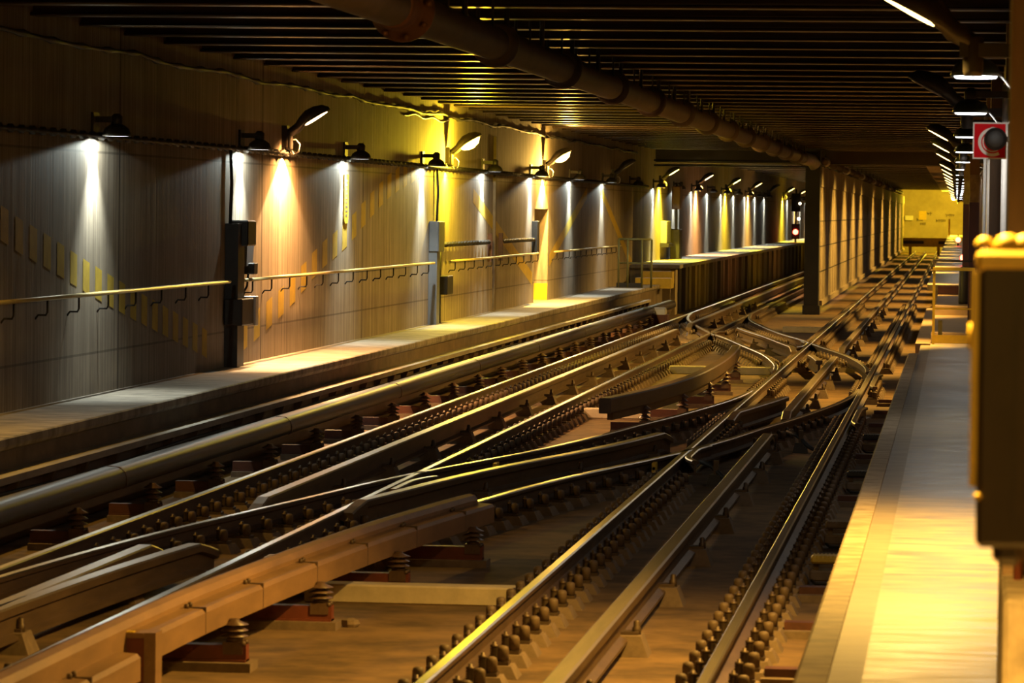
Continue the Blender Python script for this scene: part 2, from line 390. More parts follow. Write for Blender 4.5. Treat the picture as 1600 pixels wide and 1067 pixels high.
c2l = lambda y: interp(C2, y)
c2r = lambda y: interp(C2, y) + GA
def running_rail(label, fx, y0, y1, st, group, name='running_rail'):
    mb = MB(); mb.sweep([(fx(y), y, 0) for y in frange(y0, y1, st)], RAIL, RPM)
    return tag(mb.build(name, [M['rail_side'], M['rail_top']]), label, 'rail', group)
g = 'running rails of the two tracks'
running_rail('straight steel running rail closest to the right-hand walkway, running full length', lambda y: XRR, 10, 270, 260, g)
running_rail('straight left running rail of the right track, crossed by both crossovers', lambda y: XRL, 10, 270, 260, g)
running_rail('straight right running rail of the left track, passing the brown covered power rail', lambda y: XTR, 10, 270, 260, g)
running_rail('straight running rail furthest left, next to the covered power rail along the left wall', lambda y: XTL, 10, 270, 260, g)
g = 'curved crossover rails'
running_rail('far crossover, its left rail curving from the left track to the right track', c1l, 61.8, 95.5, .6, g, 'crossover_rail')
running_rail('far crossover, its right rail starting by the middle wall and joining the platform-side rail', c1r, 61.8, 95.5, .6, g, 'crossover_rail')
running_rail('near crossover, its left rail sweeping from mid-junction to the lower left edge', c2l, 22.0, 55.6, .6, g, 'crossover_rail')
running_rail('near crossover, its right rail curving from the platform-side rail behind the brown cover', c2r, 22.0, 55.6, .6, g, 'crossover_rail')

def short_rail(label, fx, y0, y1, flare0=0., flare1=0., name='check_rail'):
    pts = []
    for y in frange(y0, y1, .2):
        x = fx(y)
        if flare0 and y - y0 < .8: x += flare0 * (1 - (y - y0) / .8) ** 2
        if flare1 and y1 - y < .8: x += flare1 * (1 - (y1 - y) / .8) ** 2
        pts.append((x, y, 0))
    mb = MB(); mb.sweep(pts, RAIL, RPM)
    return tag(mb.build(name, [M['rail_side'], M['rail_top']]), label, 'rail', 'short wing and check rails at the crossings')
short_rail('short wing rail at the crossing left of centre, in front of the curved power rail', lambda y: XTR + .085, 34.2, 36.0, 0, .14, 'wing_rail')
short_rail('short wing rail with bent end beside the right track crossing above the grey floor', lambda y: XRL + .085, 39.0, 41.6, .12, .1, 'wing_rail')
short_rail('short wing rail at the far crossing below the middle wall', lambda y: XRL - .085, 72.8, 76.0, -.1, -.1, 'wing_rail')
short_rail('short wing rail at the far crossing on the left track', lambda y: XTR + .085, 79.2, 81.8, .1, .12, 'wing_rail')
short_rail('short check rail inside the platform-side rail near the yellow gate', lambda y: XRR + .11, 56.5, 61, .06, .06)
short_rail('short check rail outside the platform-side rail at mid junction', lambda y: XRR + .11, 46.5, 50.5, .06, .06)

def conductor(label, fx, y0, y1, r0=True, r1=True):
    pts = []
    for y in frange(y0, y1, .5 if y1 - y0 < 60 else 2.):
        pts.append((fx(y), y, .06))
    def ramp(p, k): return (p[0], p[1], p[2] - k)
    if r0: pts = [(fx(y0 - .45), y0 - .45, -.02), (fx(y0 - .25), y0 - .25, .02)] + pts
    if r1: pts = pts + [(fx(y1 + .25), y1 + .25, .02), (fx(y1 + .45), y1 + .45, -.02)]
    mb = MB(); mb.sweep(pts, CRAIL, RPM)
    return tag(mb.build('conductor_rail', [M['crail'], M['crail_top']]), label, 'conductor rail', 'central conductor rails between the running rails')
XCR, XCL = -2.065, -5.83
SUP = []
def csup(fx, y0, y1, first=None):
    y = first if first is not None else y0 + .5
    while y < min(y1 - .3, 112):
        rl = [XRR, XRL, XTR, XTL] + ([c1l(y), c1r(y)] if 60 < y < 97 else []) + ([c2l(y), c2r(y)] if 21 < y < 56.5 else [])
        if min(abs(fx(y) - q_) for q_ in rl) > .30: SUP.append((fx(y), y))
        y += 3.12
R_ = lambda y: XCR
L_ = lambda y: XCL
c1c = lambda y: interp(C1, y) + GA / 2
c2c = lambda y: interp(C2, y) + GA / 2
conductor('near centre power rail of the right track, running to the bottom edge', R_, 10, 43.0, False, True); csup(R_, 10, 43, 20.8)
conductor('short centre power rail in the middle of the junction on the right track', R_, 48.0, 66.6); csup(R_, 48, 66.6)
conductor('far centre power rail of the right track beside the middle wall', R_, 71.2, 262, True, False); csup(R_, 71.2, 262)
conductor('curved centre power rail of the near crossover between its two rails', c2c, 32.1, 42.8); csup(c2c, 32.1, 42.8)
conductor('stub of centre power rail branching left at the crossover points', c2c, 47.6, 51.8, True, False)
conductor('near centre power rail of the left track with a bent end', L_, 12, 27.4, False, True); csup(L_, 12, 27.4, 23.2)
conductor('centre power rail of the left track in the middle distance', L_, 32.2, 80.6); csup(L_, 32.2, 80.6)
conductor('far centre power rail of the left track beside the station platform', L_, 85, 262, True, False); csup(L_, 85, 262)
conductor('curved centre power rail of the far crossover', c1c, 71.3, 82.4); csup(c1c, 71.3, 82.4)
conductor('short stub of centre power rail at the far crossover, next to the points', c1c, 64.6, 67.2, False, True)
conductor('near curved centre power rail ending beside the left track', lambda y: max(c2c(y), XCL), 20.5, 27.6, False, True)

# supports of the conductor rails
def make_sup():
    t = thing('conductor_rail_support', 'x', 'rail support')
    MB().box(-.20, .20, -.15, .15, G, G + .13, 0, .05, .03).build('plinth', M['plinth'], t)
    MB().box(-.13, .13, -.06, .06, G + .13, G + .05 + .10).build('base_plate', M['bolt'], t)
    for s in (-1, 1):
        MB().lathe([(.028, G + .12), (.028, G + .17), (.02, G + .18), (.02, G + .21), (.012, G + .22)], (s * .115, 0, 0), 8).build('clamp_bolt', M['bolt'], t)
    return t
s0 = make_sup()
SUP.sort(key=lambda p: p[1])
rows = {'R': [], 'L': [], 'X': []}
for i, (x, y) in enumerate(SUP):
    o = s0 if i == 0 else copy_tree(s0)
    o.location = (x, y, 0)
    k = 'R' if abs(x - XCR) < .05 else ('L' if abs(x - XCL) < .05 else 'X'); rows[k].append(o)
nm = {'R': 'under the centre power rail of the right track', 'L': 'under the centre power rail of the left track', 'X': 'under the curved crossover power rails'}
for k, v in rows.items():
    for i, o in enumerate(v):
        o['label'] = '%s dusty concrete and steel support %s' % (ORD[i] if i < len(ORD) else 'far', nm[k])
        o['group'] = 'supports ' + nm[k]

# ------------------------------------------------------------------ rail fastenings
def make_fast():
    t = thing('rail_fastening', 'x', 'rail fastening')
    MB().box(-.27, .27, -.13, .13, 0, .075, 0, .04, .03).build('plinth', M['plinth'], t)
    MB().box(-.21, .21, -.07, .07, .075, .097).build('base_plate', M['bolt'], t)
    coil = [(.016, .10)]
    for k in range(5): coil += [(.030, .107 + k * .014), (.020, .114 + k * .014)]
    coil += [(.026, .172), (.026, .188), (.012, .190), (.012, .206)]
    for s in (-1, 1):
        MB().lathe(coil, (s * .115, .03, 0), 8).build('spring_bolt', M['bolt'], t)
        MB().lathe([(.034, .10), (.034, .165), (.030, .182), (.016, .19)], (s * .175, -.03, 0), 8).build('cap', M['cap'], t)
    return t
PLACES = []
STR = [('rail closest to the right-hand walkway', lambda y: XRR, 19.2, 112), ('left rail of the right track', lambda y: XRL, 19.2, 112),
       ('right rail of the left track', lambda y: XTR, 20, 112), ('leftmost running rail', lambda y: XTL, 24, 112),
       ('left rail of the near crossover', c2l, 24, 54), ('right rail of the near crossover', c2r, 24, 54),
       ('left rail of the far crossover', c1l, 63, 94), ('right rail of the far crossover', c1r, 63, 94)]
for k, (nme, fx, y0, y1) in enumerate(STR):
    y = y0
    while y < y1:
        x = fx(y); dup = False
        for k2, (nm2, f2, a, b) in enumerate(STR):
            if k2 != k and a - 4 <= y <= b + 4:
                dd = abs(f2(y) - x)
                if dd < .40 and not (k < k2 and dd < .03): dup = True
        if not dup:
            sl = (fx(y + .2) - fx(y - .2)) / .4
            PLACES.append((y, x, -math.atan(sl), nme))
        y += .57
PLACES.sort(key=lambda p: p[0])
near, far = PLACES[:290], PLACES[290:]
f0 = make_fast()
for i, (y, x, rz, nme) in enumerate(near):
    o = f0 if i == 0 else copy_tree(f0)
    o.location = (x, y, G); o.rotation_euler = (0, 0, rz)
    o['label'] = 'capped spring-bolt fastening in the row along the ' + nme
    o['group'] = 'fastenings along the ' + nme
mb = MB()
for (y, x, rz, nme) in far:
    c, s = math.cos(rz), math.sin(rz)
    k = MB()
    k.box(-.27, .27, -.13, .13, 0, .075, 0, .04, .03); k.box(-.21, .21, -.07, .07, .075, .097)
    for sg in (-1, 1):
        k.lathe([(.024, .10), (.024, .185), (.012, .2)], (sg * .115, .03, 0), 6, mi=1); k.lathe([(.034, .10), (.034, .165), (.016, .19)], (sg * .175, -.03, 0), 6, mi=1)
    o_ = len(mb.v); mb.v += [(x + c * a - s * b, y + s * a + c * b, G + d) for a, b, d in k.v]
    mb.f += [tuple(o_ + i for i in f) for f in k.f]; mb.m += k.m; mb.sm += k.sm
tag(mb.build('distant_rail_fastenings', [M['plinth'], M['cap']]), 'rows of small distant rail fastenings beyond the junction centre', 'rail fastenings', None, 'stuff')

# ------------------------------------------------------------------ covered third rails
def chain(name, label, pts, r, mm='black', bead=0., pitch=.4, group='cables along the left wall'):
    P = []; R = []
    for i in range(len(pts) - 1):
        a = Vector(pts[i]); b = Vector(pts[i + 1]); n = max(1, int((b - a).length / (pitch / 4)))
        for k in range(n):
            P.append(a.lerp(b, k / n)); R.append(r + (bead if (len(P) % 4) == 0 else 0))
    P.append(Vector(pts[-1])); R.append(r)
    return tag(MB().tube(P, R, 6).build(name, M[mm]), label, 'cable', group)
def insul(n=3, h=.24, r=.085):
    pr = [(.05, 0), (.05, .02)]
    st = (h - .03) / n
    for k in range(n):
        z = .02 + k * st; pr += [(.030, z), (.034, z + st * .25), (r, z + st * .28), (r, z + st * .36), (.032, z + st * .95)]
    pr += [(.03, h)]
    return pr
def third_bracket(label, x, y, group, left=.55, right=.27, mm='red', htop=.06):
    t = thing('power_rail_bracket', label, 'bracket', (x, y, G), group)
    MB().box(-left, right + .04, -.13, .13, 0, .055).build('base_slab', M['plinth'], t)
    mb = MB().box(-left, right, -.05, .05, .055, .155)
    mb.box(-left, right, -.07, .07, .055, .068)
    mb.build('steel_channel', M[mm], t)
    MB().box(right - .14, right - .02, -.06, .06, .10, .175).build('insulator_foot', M['insul'], t)
    hh = htop - (G + .175)
    MB().lathe([(a, b + .175) for a, b in insul(3, hh)], (right - .08, 0, 0), 12).build('insulator', M['insul'], t)
    for s in (-1, 1):
        MB().lathe([(.018, .155), (.018, .175), (.01, .18)], (right - .02, s * .045, 0), 6).build('bolt', M['bolt'], t)
    return t
# curved covered rail in the lower left
T2 = [(12, -4.50), (16, -4.50), (19.5, -4.49), (21.5, -4.465), (23, -4.41), (25.2, -4.28), (27.2, -4.13), (29.1, -3.93), (30.4, -3.765)]
t2 = lambda y: interp(T2, y)
t = thing('third_rail', 'curved power rail under a brown stepped cover, ending bluntly in the lower left', 'power rail', (0, 0, 0), 'covered side power rails')
hump = [(-.135, .04), (.0, .04), (.0, .21), (-.025, .245), (-.075, .255), (-.115, .245), (-.135, .21)]
MB().sweep([(t2(y), y, 0) for y in frange(12, 30.4, .4)], hump, smooth=False).build('rail_cover_back', M['cover'], t)
shelf = [(-.01, .03), (.135, .03), (.135, .155), (.115, .178), (-.01, .185)]
MB().sweep([(t2(y), y, 0) for y in frange(20.75, 30.42, .4)], shelf).build('protective_cover', M['cover'], t)
MB().sweep([(t2(y), y, -.075) for y in frange(12, 20.35, .4)], shelf).build('protective_cover', M['cover'], t)
for i, y in enumerate([13.2, 14.7, 16.2, 17.7, 19.2, 22.0, 23.5, 25.0, 26.5, 28.0, 29.5]):
    x = t2(y); dz = -.075 if y < 20.5 else 0
    cl = MB().box(x + .0, x + .1365, y - .008, y + .008, .03 + dz, .1875 + dz)
    cl.build('cover_clip', M['cover_dark'], t)
    for s in (-.05, .05):
        MB().lathe([(.014, .18 + dz), (.014, .205 + dz), (.008, .21 + dz)], (x + .03, y + s, 0), 6).build('bolt', M['bolt'], t)
# end plate with red gusset
e = thing('end_bracket', 'red steel gusset bracket with pale upright at the step of the curved cover', 'bracket', (t2(20.6), 20.6, 0))
MB().box(.10, .165, -.02, .15, G, .19).build('upright', M['cover'], e)
MB().prism([(-.13, .16), (.10, .16), (.10, -.12), (.02, .0)], 'y', -.005, .02).build('gusset', M['red'], e)
MB().box(-.13, .10, -.03, .15, .16, .19).build('top_plate', M['cover'], e)
MB().box(-.09, .04, -.02, .04, .19, .194).build('yellow_mark', M['yellow'], e)
for i, y in enumerate([22.6, 24.95, 27.3, 29.6]):
    third_bracket('%s red oxide bracket with shed insulator under the curved brown cover' % ORD[i], t2(y) - .02, y, 'brackets under the curved brown cover')
# flat band cover in mid junction
T3 = [(45.4, -4.10), (48.2, -3.78), (52, -3.54), (56.5, -3.47), (60, -3.50), (62.8, -3.57), (64.5, -3.63)]
t3 = lambda y: interp(T3, y)
t = thing('third_rail', 'curved power rail in a dark flat-sided cover in the middle of the junction', 'power rail', (0, 0, 0), 'covered side power rails')
MB().sweep([(t3(y), y, 0) for y in frange(45.4, 64.5, .4)], [(-.09, .12), (.05, .12), (.06, .14), (.06, .29), (.045, .305), (-.075, .305), (-.09, .29)]).build('protective_cover', M['cover_dark'], t)
MB().sweep([(t3(y), y, 0) for y in frange(45.7, 64.3, .5)], [(-.05, .03), (.02, .03), (.02, .13), (-.05, .13)]).build('contact_rail', M['crail'], t)
for i, y in enumerate([47.6, 50.8, 54.5, 58.4, 62.5]):
    third_bracket('%s insulated bracket under the dark curved cover in mid junction' % ORD[i], t3(y) - .1, y, 'brackets under the dark curved cover', .3, .2, 'darkred', htop=.12)
# long covered rail at the left wall
t = thing('third_rail', 'long straight power rail in a rounded brown cover along the left walkway', 'power rail', (0, 0, 0), 'covered side power rails')
XT1 = -7.12
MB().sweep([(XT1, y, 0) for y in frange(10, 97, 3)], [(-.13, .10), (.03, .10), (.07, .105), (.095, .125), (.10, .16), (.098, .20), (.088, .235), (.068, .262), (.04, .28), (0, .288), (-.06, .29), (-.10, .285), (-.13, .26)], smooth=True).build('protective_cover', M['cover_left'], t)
for i in range(9):
    y = 24 + i * 8.2
    MB().sweep([(XT1, y, 0), (XT1, y + .05, 0)], [(-.13, .10), (.074, .10), (.105, .125), (.108, .19), (.09, .245), (.04, .287), (-.06, .297), (-.13, .26)]).build('joint_band', M['cover_dark'], t)
chain('cable', 'thin dark cable sagging above the long left power rail cover', [(-7.615, y, .17 + .02 * math.sin(y * .7)) for y in frange(20, 95, 1.5)], .016, pitch=3., group=None)
MB().sweep([(XT1, y, 0) for y in frange(10, 96.6, 3)], [(-.05, .02), (.03, .02), (.03, .11), (-.05, .11)]).build('contact_rail', M['crail'], t)
for i in range(22):
    y = 27.3 + i * 2.9
    third_bracket('%s steel bracket under the long covered power rail by the left walkway' % ORD[i], XT1 + .06, y, 'brackets under the long left cover', .3, .16, 'darkred', htop=.09)
# side rail on the far left station track end cover
tag(MB().prism([(-.32, 0), (.24, 0), (.30, .03), (.30, .07), (.02, .16), (-.26, .16), (-.32, .12)], 'x', -.16, .16).build('end_cover', M['white'], None, (-6.95, 90.5, .10)),
    'pale angular end cover of a power rail below the railing', 'rail cover')
b = thing('power_rail_bracket', 'red bracket beneath the pale angular end cover', 'bracket', (-6.95, 90.5, G))
MB().box(-.22, .22, -.35, .35, 0, .35).build('pedestal', M['red'], b)

# ------------------------------------------------------------------ low upstands and other bed objects
for i, (x0, x1, y, lab) in enumerate([(-4.52, -3.02, 26.6, 'low pale concrete upstand across the bed in the lower left foreground'), (-4.92, -3.55, 51.1, 'low pale concrete upstand below the dark curved cover'),
                        (-4.86, -3.12, 65.7, 'low pale concrete upstand behind the dark curved cover'), (-3.98, -2.88, 89.4, 'low pale concrete upstand near the foot of the middle wall')]):
    tag(MB().bbox(x0, x1, y, y + .22, G, G + .135, .012).build('concrete_upstand', M['pale']), lab, 'concrete upstand', 'low concrete upstands between the tracks')
random.seed(11)
def stone(label, x, y, r):
    me = MB(); pr = []
    me.lathe([(r * .75, 0), (r, r * .35), (r * .85, r * .8), (r * .35, r)], (0, 0, 0), 7, smooth=False)
    me.v = [(a * random.uniform(.85, 1.25), b * random.uniform(.8, 1.1), c) for a, b, c in me.v]
    tag(me.build('stone', M['plinth'], None, (x, y, G)), label, 'stone')
stone('dark lump of stone on the bed below the pale foreground upstand', -3.95, 25.1, .06)
stone('small dark lump of debris at the bottom edge of the bed', -4.5, 23.1, .045)
# red cross plates and inductor boxes between rail and right walkway
pl0 = None
for i, y in enumerate([22.6, 25.2, 27.6, 30.0, 33.4, 36.6, 39.8, 43.0, 46.2, 49.4, 52.6, 55.8]):
    mb = MB().box(-1.10, -.68, y - .16, y + .16, G, G + .05)
    t = thing('tie_plate', '%s red-brown tie plate between the platform-side rail and the right walkway' % ORD[i], 'plate', (0, 0, 0), 'tie plates beside the right walkway')
    mb.build('base_slab', M['plinth'], t)
    MB().box(-1.08, -.70, y - .07, y + .07, G + .05, G + .10).build('steel_plate', M['darkred'], t)
    MB().lathe([(.03, G + .10), (.03, G + .13), (.015, G + .14)], (-.82, y, 0), 6).build('bolt', M['bolt'], t)
for i, (y, mm, lab) in enumerate([(28.7, 'knob', 'small gold-lit box with a carrying handle beside the right walkway'), (31.9, 'plinth', 'small grey ridged box with a handle, beyond the gold-lit one'),
                         (38.2, 'dark', 'small dark box on the bed by the right walkway, third away'), (44.6, 'dark', 'small dark box on the bed by the right walkway, fourth away')]):
    t = thing('trackside_box', lab, 'trackside box', (-.90, y, G), 'trackside boxes beside the right walkway')
    MB().bbox(-.15, .15, -.10, .10, .04, .12, .012).build('base', M['plinth'], t)
    mb = MB().bbox(-.14, .14, -.10, .10, .17, .23, .015)
    for k in range(9): mb.box(-.125 + k * .029, -.113 + k * .029, -.104, .104, .19, .234)
    mb.build('lid', M[mm], t)  # gold lamplight on the first lid is put into its colour
    for s in (-1, 1): MB().box(s * .10 - .02, s * .10 + .02, -.04, .04, .11, .18).build('strut', M['plinth'], t)
    MB().tube([(-.13, -.12, .05), (-.10, -.17, .03), (.10, -.17, .03), (.13, -.12, .05)], .012, 6).build('handle', M['black'], t)
# angle ramps on the bed (conductor rail end guides)
for i, (x, y, lab) in enumerate([(-1.72, 44.6, 'dark angled cable connector at the end of the near right centre rail'), (-2.35, 38.9, 'dark bent cable connector by the right track crossing'), (-1.78, 69.2, 'dark angled cable connector at the end of the far right centre rail')]):
    t = thing('cable_connector', lab, 'cable connector', (x, y, G), 'cable connectors at the power rail ends')
    MB().box(-.13, .05, -.1, .1, 0, .12, 0, .03, .02).build('foot', M['dark'], t)
    MB().tube([(-.20, .1, .24), (-.08, .02, .20), (.06, -.1, .08), (.18, -.2, .02)], .026, 8).build('cable', M['black'], t)
    MB().box(-.06, -.01, -.05, .05, .12, .26).build('lug', M['bolt'], t)
for i, (x, y, lab) in enumerate([(-6.42, 26.6, 'yellow banded rail bond on the leftmost rail'), (-5.0, 27.6, 'yellow banded rail bond beside the curved cover'), (-4.62, 38.4, 'yellow banded rail bond on the near crossover left rail'), (-3.05, 38.9, 'yellow banded rail bond on the near crossover right rail')]):
    mb = MB()
    for k in range(4): mb.box(-.02, .02, k * .07, k * .07 + .03, -.13, -.03)
    mb.box(-.015, .015, 0, .24, -.10, -.07)
    tag(mb.build('rail_bond', M['knob'], None, (x + .03, y, 0)), lab, 'rail bond', 'yellow rail bonds')

# ------------------------------------------------------------------ left wall equipment
random.seed(5)
pts = [(WL + .06, y, 4.10 + .02 * math.sin(y * 1.3) + random.uniform(-.015, .015)) for y in frange(28, 104, 1.2)]
chain('cable', 'sagging dark cable clipped high on the left wall under the ceiling', pts, .022, bead=.02, pitch=1.2)
chain('cable', 'studded dark cable run at lamp height along the left wall', [(WL + .06, 30, 3.22), (WL + .06, 108, 3.22)], .020, bead=.028, pitch=.42)
chain('cable', 'studded cable low on the wall between the grey cabinet and the first rusty post', [(WL + .06, 64.6, 1.92), (WL + .06, 71.2, 1.92)], .022, bead=.028, pitch=.42)
chain('cable', 'studded cable low on the wall between the second rusty post and the niche', [(WL + .06, 73.2, 1.92), (WL + .06, 78.9, 1.92)], .022, bead=.028, pitch=.42)
chain('hanging_cable', 'pale loose cable hanging high on the wall before the second sodium lamp', [(WL + .018, y, 4.02 + .025 * math.sin(y * 3)) for y in frange(60, 65.5, .3)], .014, 'galv', pitch=.4)
for y, lab in ((71.3, 'short upright post ending the low cable left of the wall joint'), (73.0, 'short upright post starting the low cable right of the wall joint')):
    tag(MB().box(WL, WL + .08, y - .05, y + .05, 1.55, 2.08).build('cable_post', M['darkred']), lab, 'post', 'posts of the low cable')
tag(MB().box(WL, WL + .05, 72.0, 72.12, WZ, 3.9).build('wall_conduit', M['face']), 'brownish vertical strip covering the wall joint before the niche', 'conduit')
# handrails
def handrail(label, y0, y1, step=1.32):
    t = thing('handrail', label, 'handrail', (WL, y0, 1.63), 'wall handrails on the left')
    MB().tube([(.12, 0, 0), (.12, y1 - y0, 0)], .022, 8).build('rail', M['hand'], t)
    y = .5
    while y < y1 - y0:
        MB().tube([(.0, y, -.20), (.03, y, -.16), (.105, y, -.16), (.12, y, -.13), (.12, y, -.02)], .011, 6).build('bracket', M['dark'], t); y += step
handrail('pale yellow wall handrail left of the first dark equipment post', 30, 45.0)
handrail('bright yellow wall handrail between the dark post and the grey cabinet post', 46.0, 63.0)
handrail('wall handrail between the grey cabinet post and the niche', 65.2, 78.9)
handrail('dull wall handrail between the niche and the olive railing', 82.2, 98.5)
# equipment post 1 (dark)
t = thing('equipment_post', 'dark equipment post with hanging boxes on the left wall', 'equipment post', (WL + .002, 45.3, WZ))
MB().box(0, .16, 0, .42, 0, 1.72).build('post', M['dark'], t)
MB().tube([(.05, .62, 0), (.05, .62, .55)], .03, 8).build('conduit', M['dark'], t)
MB().bbox(.02, .24, -.12, .62, .50, .82, .01).build('junction_box', M['dark'], t)
MB().bbox(.10, .26, .66, .84, .48, .84, .008).build('box_lid', M['galv'], t)
MB().bbox(0, .24, .22, .75, 1.45, 1.76, .015).build('relay_case', M['dark'], t)
MB().prism([(.72, 1.2), (1.12, 1.22), (1.3, 1.72), (.78, 1.74)], 'x', .04, .13).build('loudspeaker', M['grey'], t)
MB().bbox(.06, .2, .85, 1.1, 1.10, 1.24, .01).build('terminal', M['black'], t)
MB().tube([(.1, 1.0, 1.12), (.1, .92, .95), (.08, .7, .85), (.06, .58, .80)], .014, 6).build('cable', M['black'], t)
MB().tube([(.04, .1, 1.72), (.05, .12, 2.2), (.04, .1, 2.60)], .022, 6).build('riser_cable', M['black'], t)
# post 2 (grey)
t = thing('cabinet_post', 'grey cabinet on a grey post between the two bright wall areas', 'equipment post', (WL + .002, 63.1, WZ))
MB().box(0, .14, .08, .45, 0, 1.22).build('post', M['grey'], t)
MB().bbox(0, .17, .06, .80, 1.21, 1.72, .015).build('cabinet', M['grey'], t)
MB().box(.03, .15, .80, .90, 1.22, 1.72).build('cabinet_door', M['galv'], t)
MB().tube([(.05, 1.05, 0), (.05, 1.05, 1.2)], .035, 8).build('conduit', M['dark'], t)
MB().bbox(.02, .2, 1.0, 1.75, .48, .80, .012).build('junction_box', M['dark'], t)
MB().tube([(.04, .75, 1.72), (.05, .80, 2.2), (.04, .72, 2.60)], .022, 6).build('riser_cable', M['black'], t)
# objects on the niche jamb and beyond
tag(MB().bbox(WL, WL + .12, 78.75, 79.12, 1.6, 2.3, .01).build('niche_switch', M['dark']), 'dark switch box on the wall at the left edge of the niche', 'switch box')
t = thing('wall_cabinet', 'small grey wall cabinet just beyond the olive railing', 'wall cabinet', (WL, 113.3, 1.58))
MB().bbox(0, .2, 0, 1.6, 0, .67, .015).build('body', M['grey'], t); MB().box(0, .26, -.1, 1.8, -.10, 0).build('shelf', M['dark'], t)
t = thing('signal_case', 'dark signal equipment case on the platform beyond the olive railing', 'equipment case', (WL + .25, 116.4, 1.10))
MB().bbox(-.15, .15, -.5, .5, 0, .9, .02).build('cabinet', M['dark'], t); MB().box(-.03, .03, -.1, .1, .9, 2.3).build('mast', M['dark'], t)
MB().bbox(-.12, .14, -.45, .3, 1.5, 2.2, .02).build('upper_box', M['maroon'], t)
tag(MB().box(WL + .05, WL + .12, 119.3, 119.5, 1.1, 3.3).build('wall_pipe', M['galv']), 'pale vertical pipe on the platform wall beyond the dark case', 'pipe')
# vertical yellow notice under the third lamp
t = thing('vertical_sign', 'narrow vertical yellow sign with dark lettering beside the third lamp beam', 'sign', (WL + .012, 54.35, 2.28))
mb = MB(); hw = .19
mb.prism([(-hw, .10), (-hw * .6, .02), (hw * .6, .02), (hw, .10), (hw, .72), (-hw, .72)], 'x', -.01, .01); mb.build('panel', M['yellow'], t)
for k in range(9):
    MB().box(.011, .013, -.09, .09 if k % 3 else .05, .12 + k * .062, .12 + k * .062 + .03).build('lettering', M['graffiti'], t)
# railing at the end of the left walkway
t = thing('railing', 'olive green steel railing closing the end of the left walkway', 'railing', (0, 96.5, WZ))
for x in (-8.45, -8.22, -7.86, -7.62): MB().tube([(x, 0, 0), (x, 0, 1.22)], .028, 8).build('post', M['olive'], t)
MB().tube([(-8.45, 0, 1.22), (-7.62, 0, 1.22)], .028, 8).build('top_rail', M['olive'], t)
MB().tube([(-8.45, 0, .62), (-7.62, 0, .62)], .022, 8).build('middle_rail', M['olive'], t)
MB().box(-8.5, -7.86, -.02, .02, 0, .12).build('kick_plate', M['dark'], t)
# steps to the left platform, coloured yellow for the gold lamplight on them
t = thing('steps', 'yellow-lit concrete steps from the left walkway up to the platform', 'steps', (0, 101.0, 0))
MB().box(-8.4, -7.45, 0.0, 1.0, WZ - .1, .77).build('lower_step', M['yellow'], t)
MB().box(-8.3, -7.5, 1.0, 1.8, WZ, .93).build('upper_step', M['yellow'], t)
# signal on the left platform
t = thing('signal', 'railway signal showing red on the left platform beside the middle wall', 'signal', (-7.85, 189, 1.1))
MB().tube([(0, 0, 0), (0, 0, 2.6)], .05, 8).build('mast', M['dark'], t)
MB().bbox(-.22, .22, -.1, .1, 1.5, 2.4, .02).build('backboard', M['dark'], t)
MB().bbox(-.2, .2, -.1, .1, .15, .9, .02).build('lower_head', M['dark'], t)
MB().lathe([(.13, -.13), (.11, -.16), (.02, -.17)], (0, 0, .5), 12, 'y').build('red_lens', M['em_red'], t)
MB().lathe([(.06, -.13), (.05, -.15)], (.2, 0, 1.9), 10, 'y').build('white_lens', M['em_amber'], t)
MB().lathe([(.07, -.13), (.06, -.15)], (.15, 0, 1.15), 10, 'y').build('white_lens', M['em_amber'], t)
LIGHTS = []
def light(name, kind, loc, power, col, parent=None, size=None, direction=(0, 0, -1), radius=.06, blend=.1):
    d = bpy.data.lights.new(name, kind); d.energy = power; d.color = col; d.shadow_soft_size = radius
    if kind == 'SPOT': d.spot_size = math.radians(size); d.spot_blend = blend
    o = bpy.data.objects.new(name, d); C.objects.link(o); o.location = loc
    o.rotation_euler = Vector(direction).to_track_quat('-Z', 'Y').to_euler()
    if parent is not None: o.parent = parent
    return o

# ------------------------------------------------------------------ lamps
NAMES = ['first', 'second', 'third', 'fourth', 'fifth', 'sixth', 'seventh', 'eighth', 'ninth', 'tenth', 'eleventh', 'twelfth', 'thirteenth', 'fourteenth', 'fifteenth', 'sixteenth',
         'seventeenth', 'eighteenth', 'nineteenth', 'twentieth', 'twenty-first', 'twenty-second', 'twenty-third', 'twenty-fourth', 'twenty-fifth']
def bell_parts(t, s, dx, on, rim=.165, green=False):
    """s = +1: arm goes towards +x from a wall at local x=0; dx = bell centre"""
    MB().box(min(0, s * .03), max(0, s * .03), -.13, .13, -.02, .24).build('wall_plate', M['dark'], t)
    mb = MB().box(min(s * .02, s * dx), max(s * .02, s * dx), -.045, .045, .14, .20); mb.build('arm', M['dark'], t)
    MB().lathe([(.05, .11), (.06, .13), (.06, .20), (.03, .23)], (s * dx, 0, 0), 12).build('socket', M['lamp_shell'], t)
    mb = MB(); pr = [(rim, 0), (rim - .004, .03), (rim * .85, .075), (rim * .6, .105), (.05, .125)]
    n = 20; inner = [(r - .008, h - .006) for r, h in pr[::-1]]; inner[-1] = (rim - .008, 0)
    vs = []; fs = []; full = pr + inner
    for r, h in full:
        for i in range(n):
            a = 2 * PI * i / n; vs.append((s * dx + r * math.cos(a), r * math.sin(a), h))
    m = len(full)
    for k in range(m):
        for i in range(n):
            j = (i + 1) % n; k2 = (k + 1) % m
            fs.append((k * n + i, k * n + j, k2 * n + j, k2 * n + i))
    mb.add(vs, fs, 0, True); mb.build('shade', M['lamp_green' if green else 'lamp_shell'], t)
    MB().lathe([(rim * .8, -.012 if green else .001), (rim * .88, .006), (rim * .8, .022)], (s * dx, 0, 0), 16).build('diffuser', M['em_white' if green else 'em_white_dim'] if on else M['galv'], t)
WHITE = (.90, 1., .92)
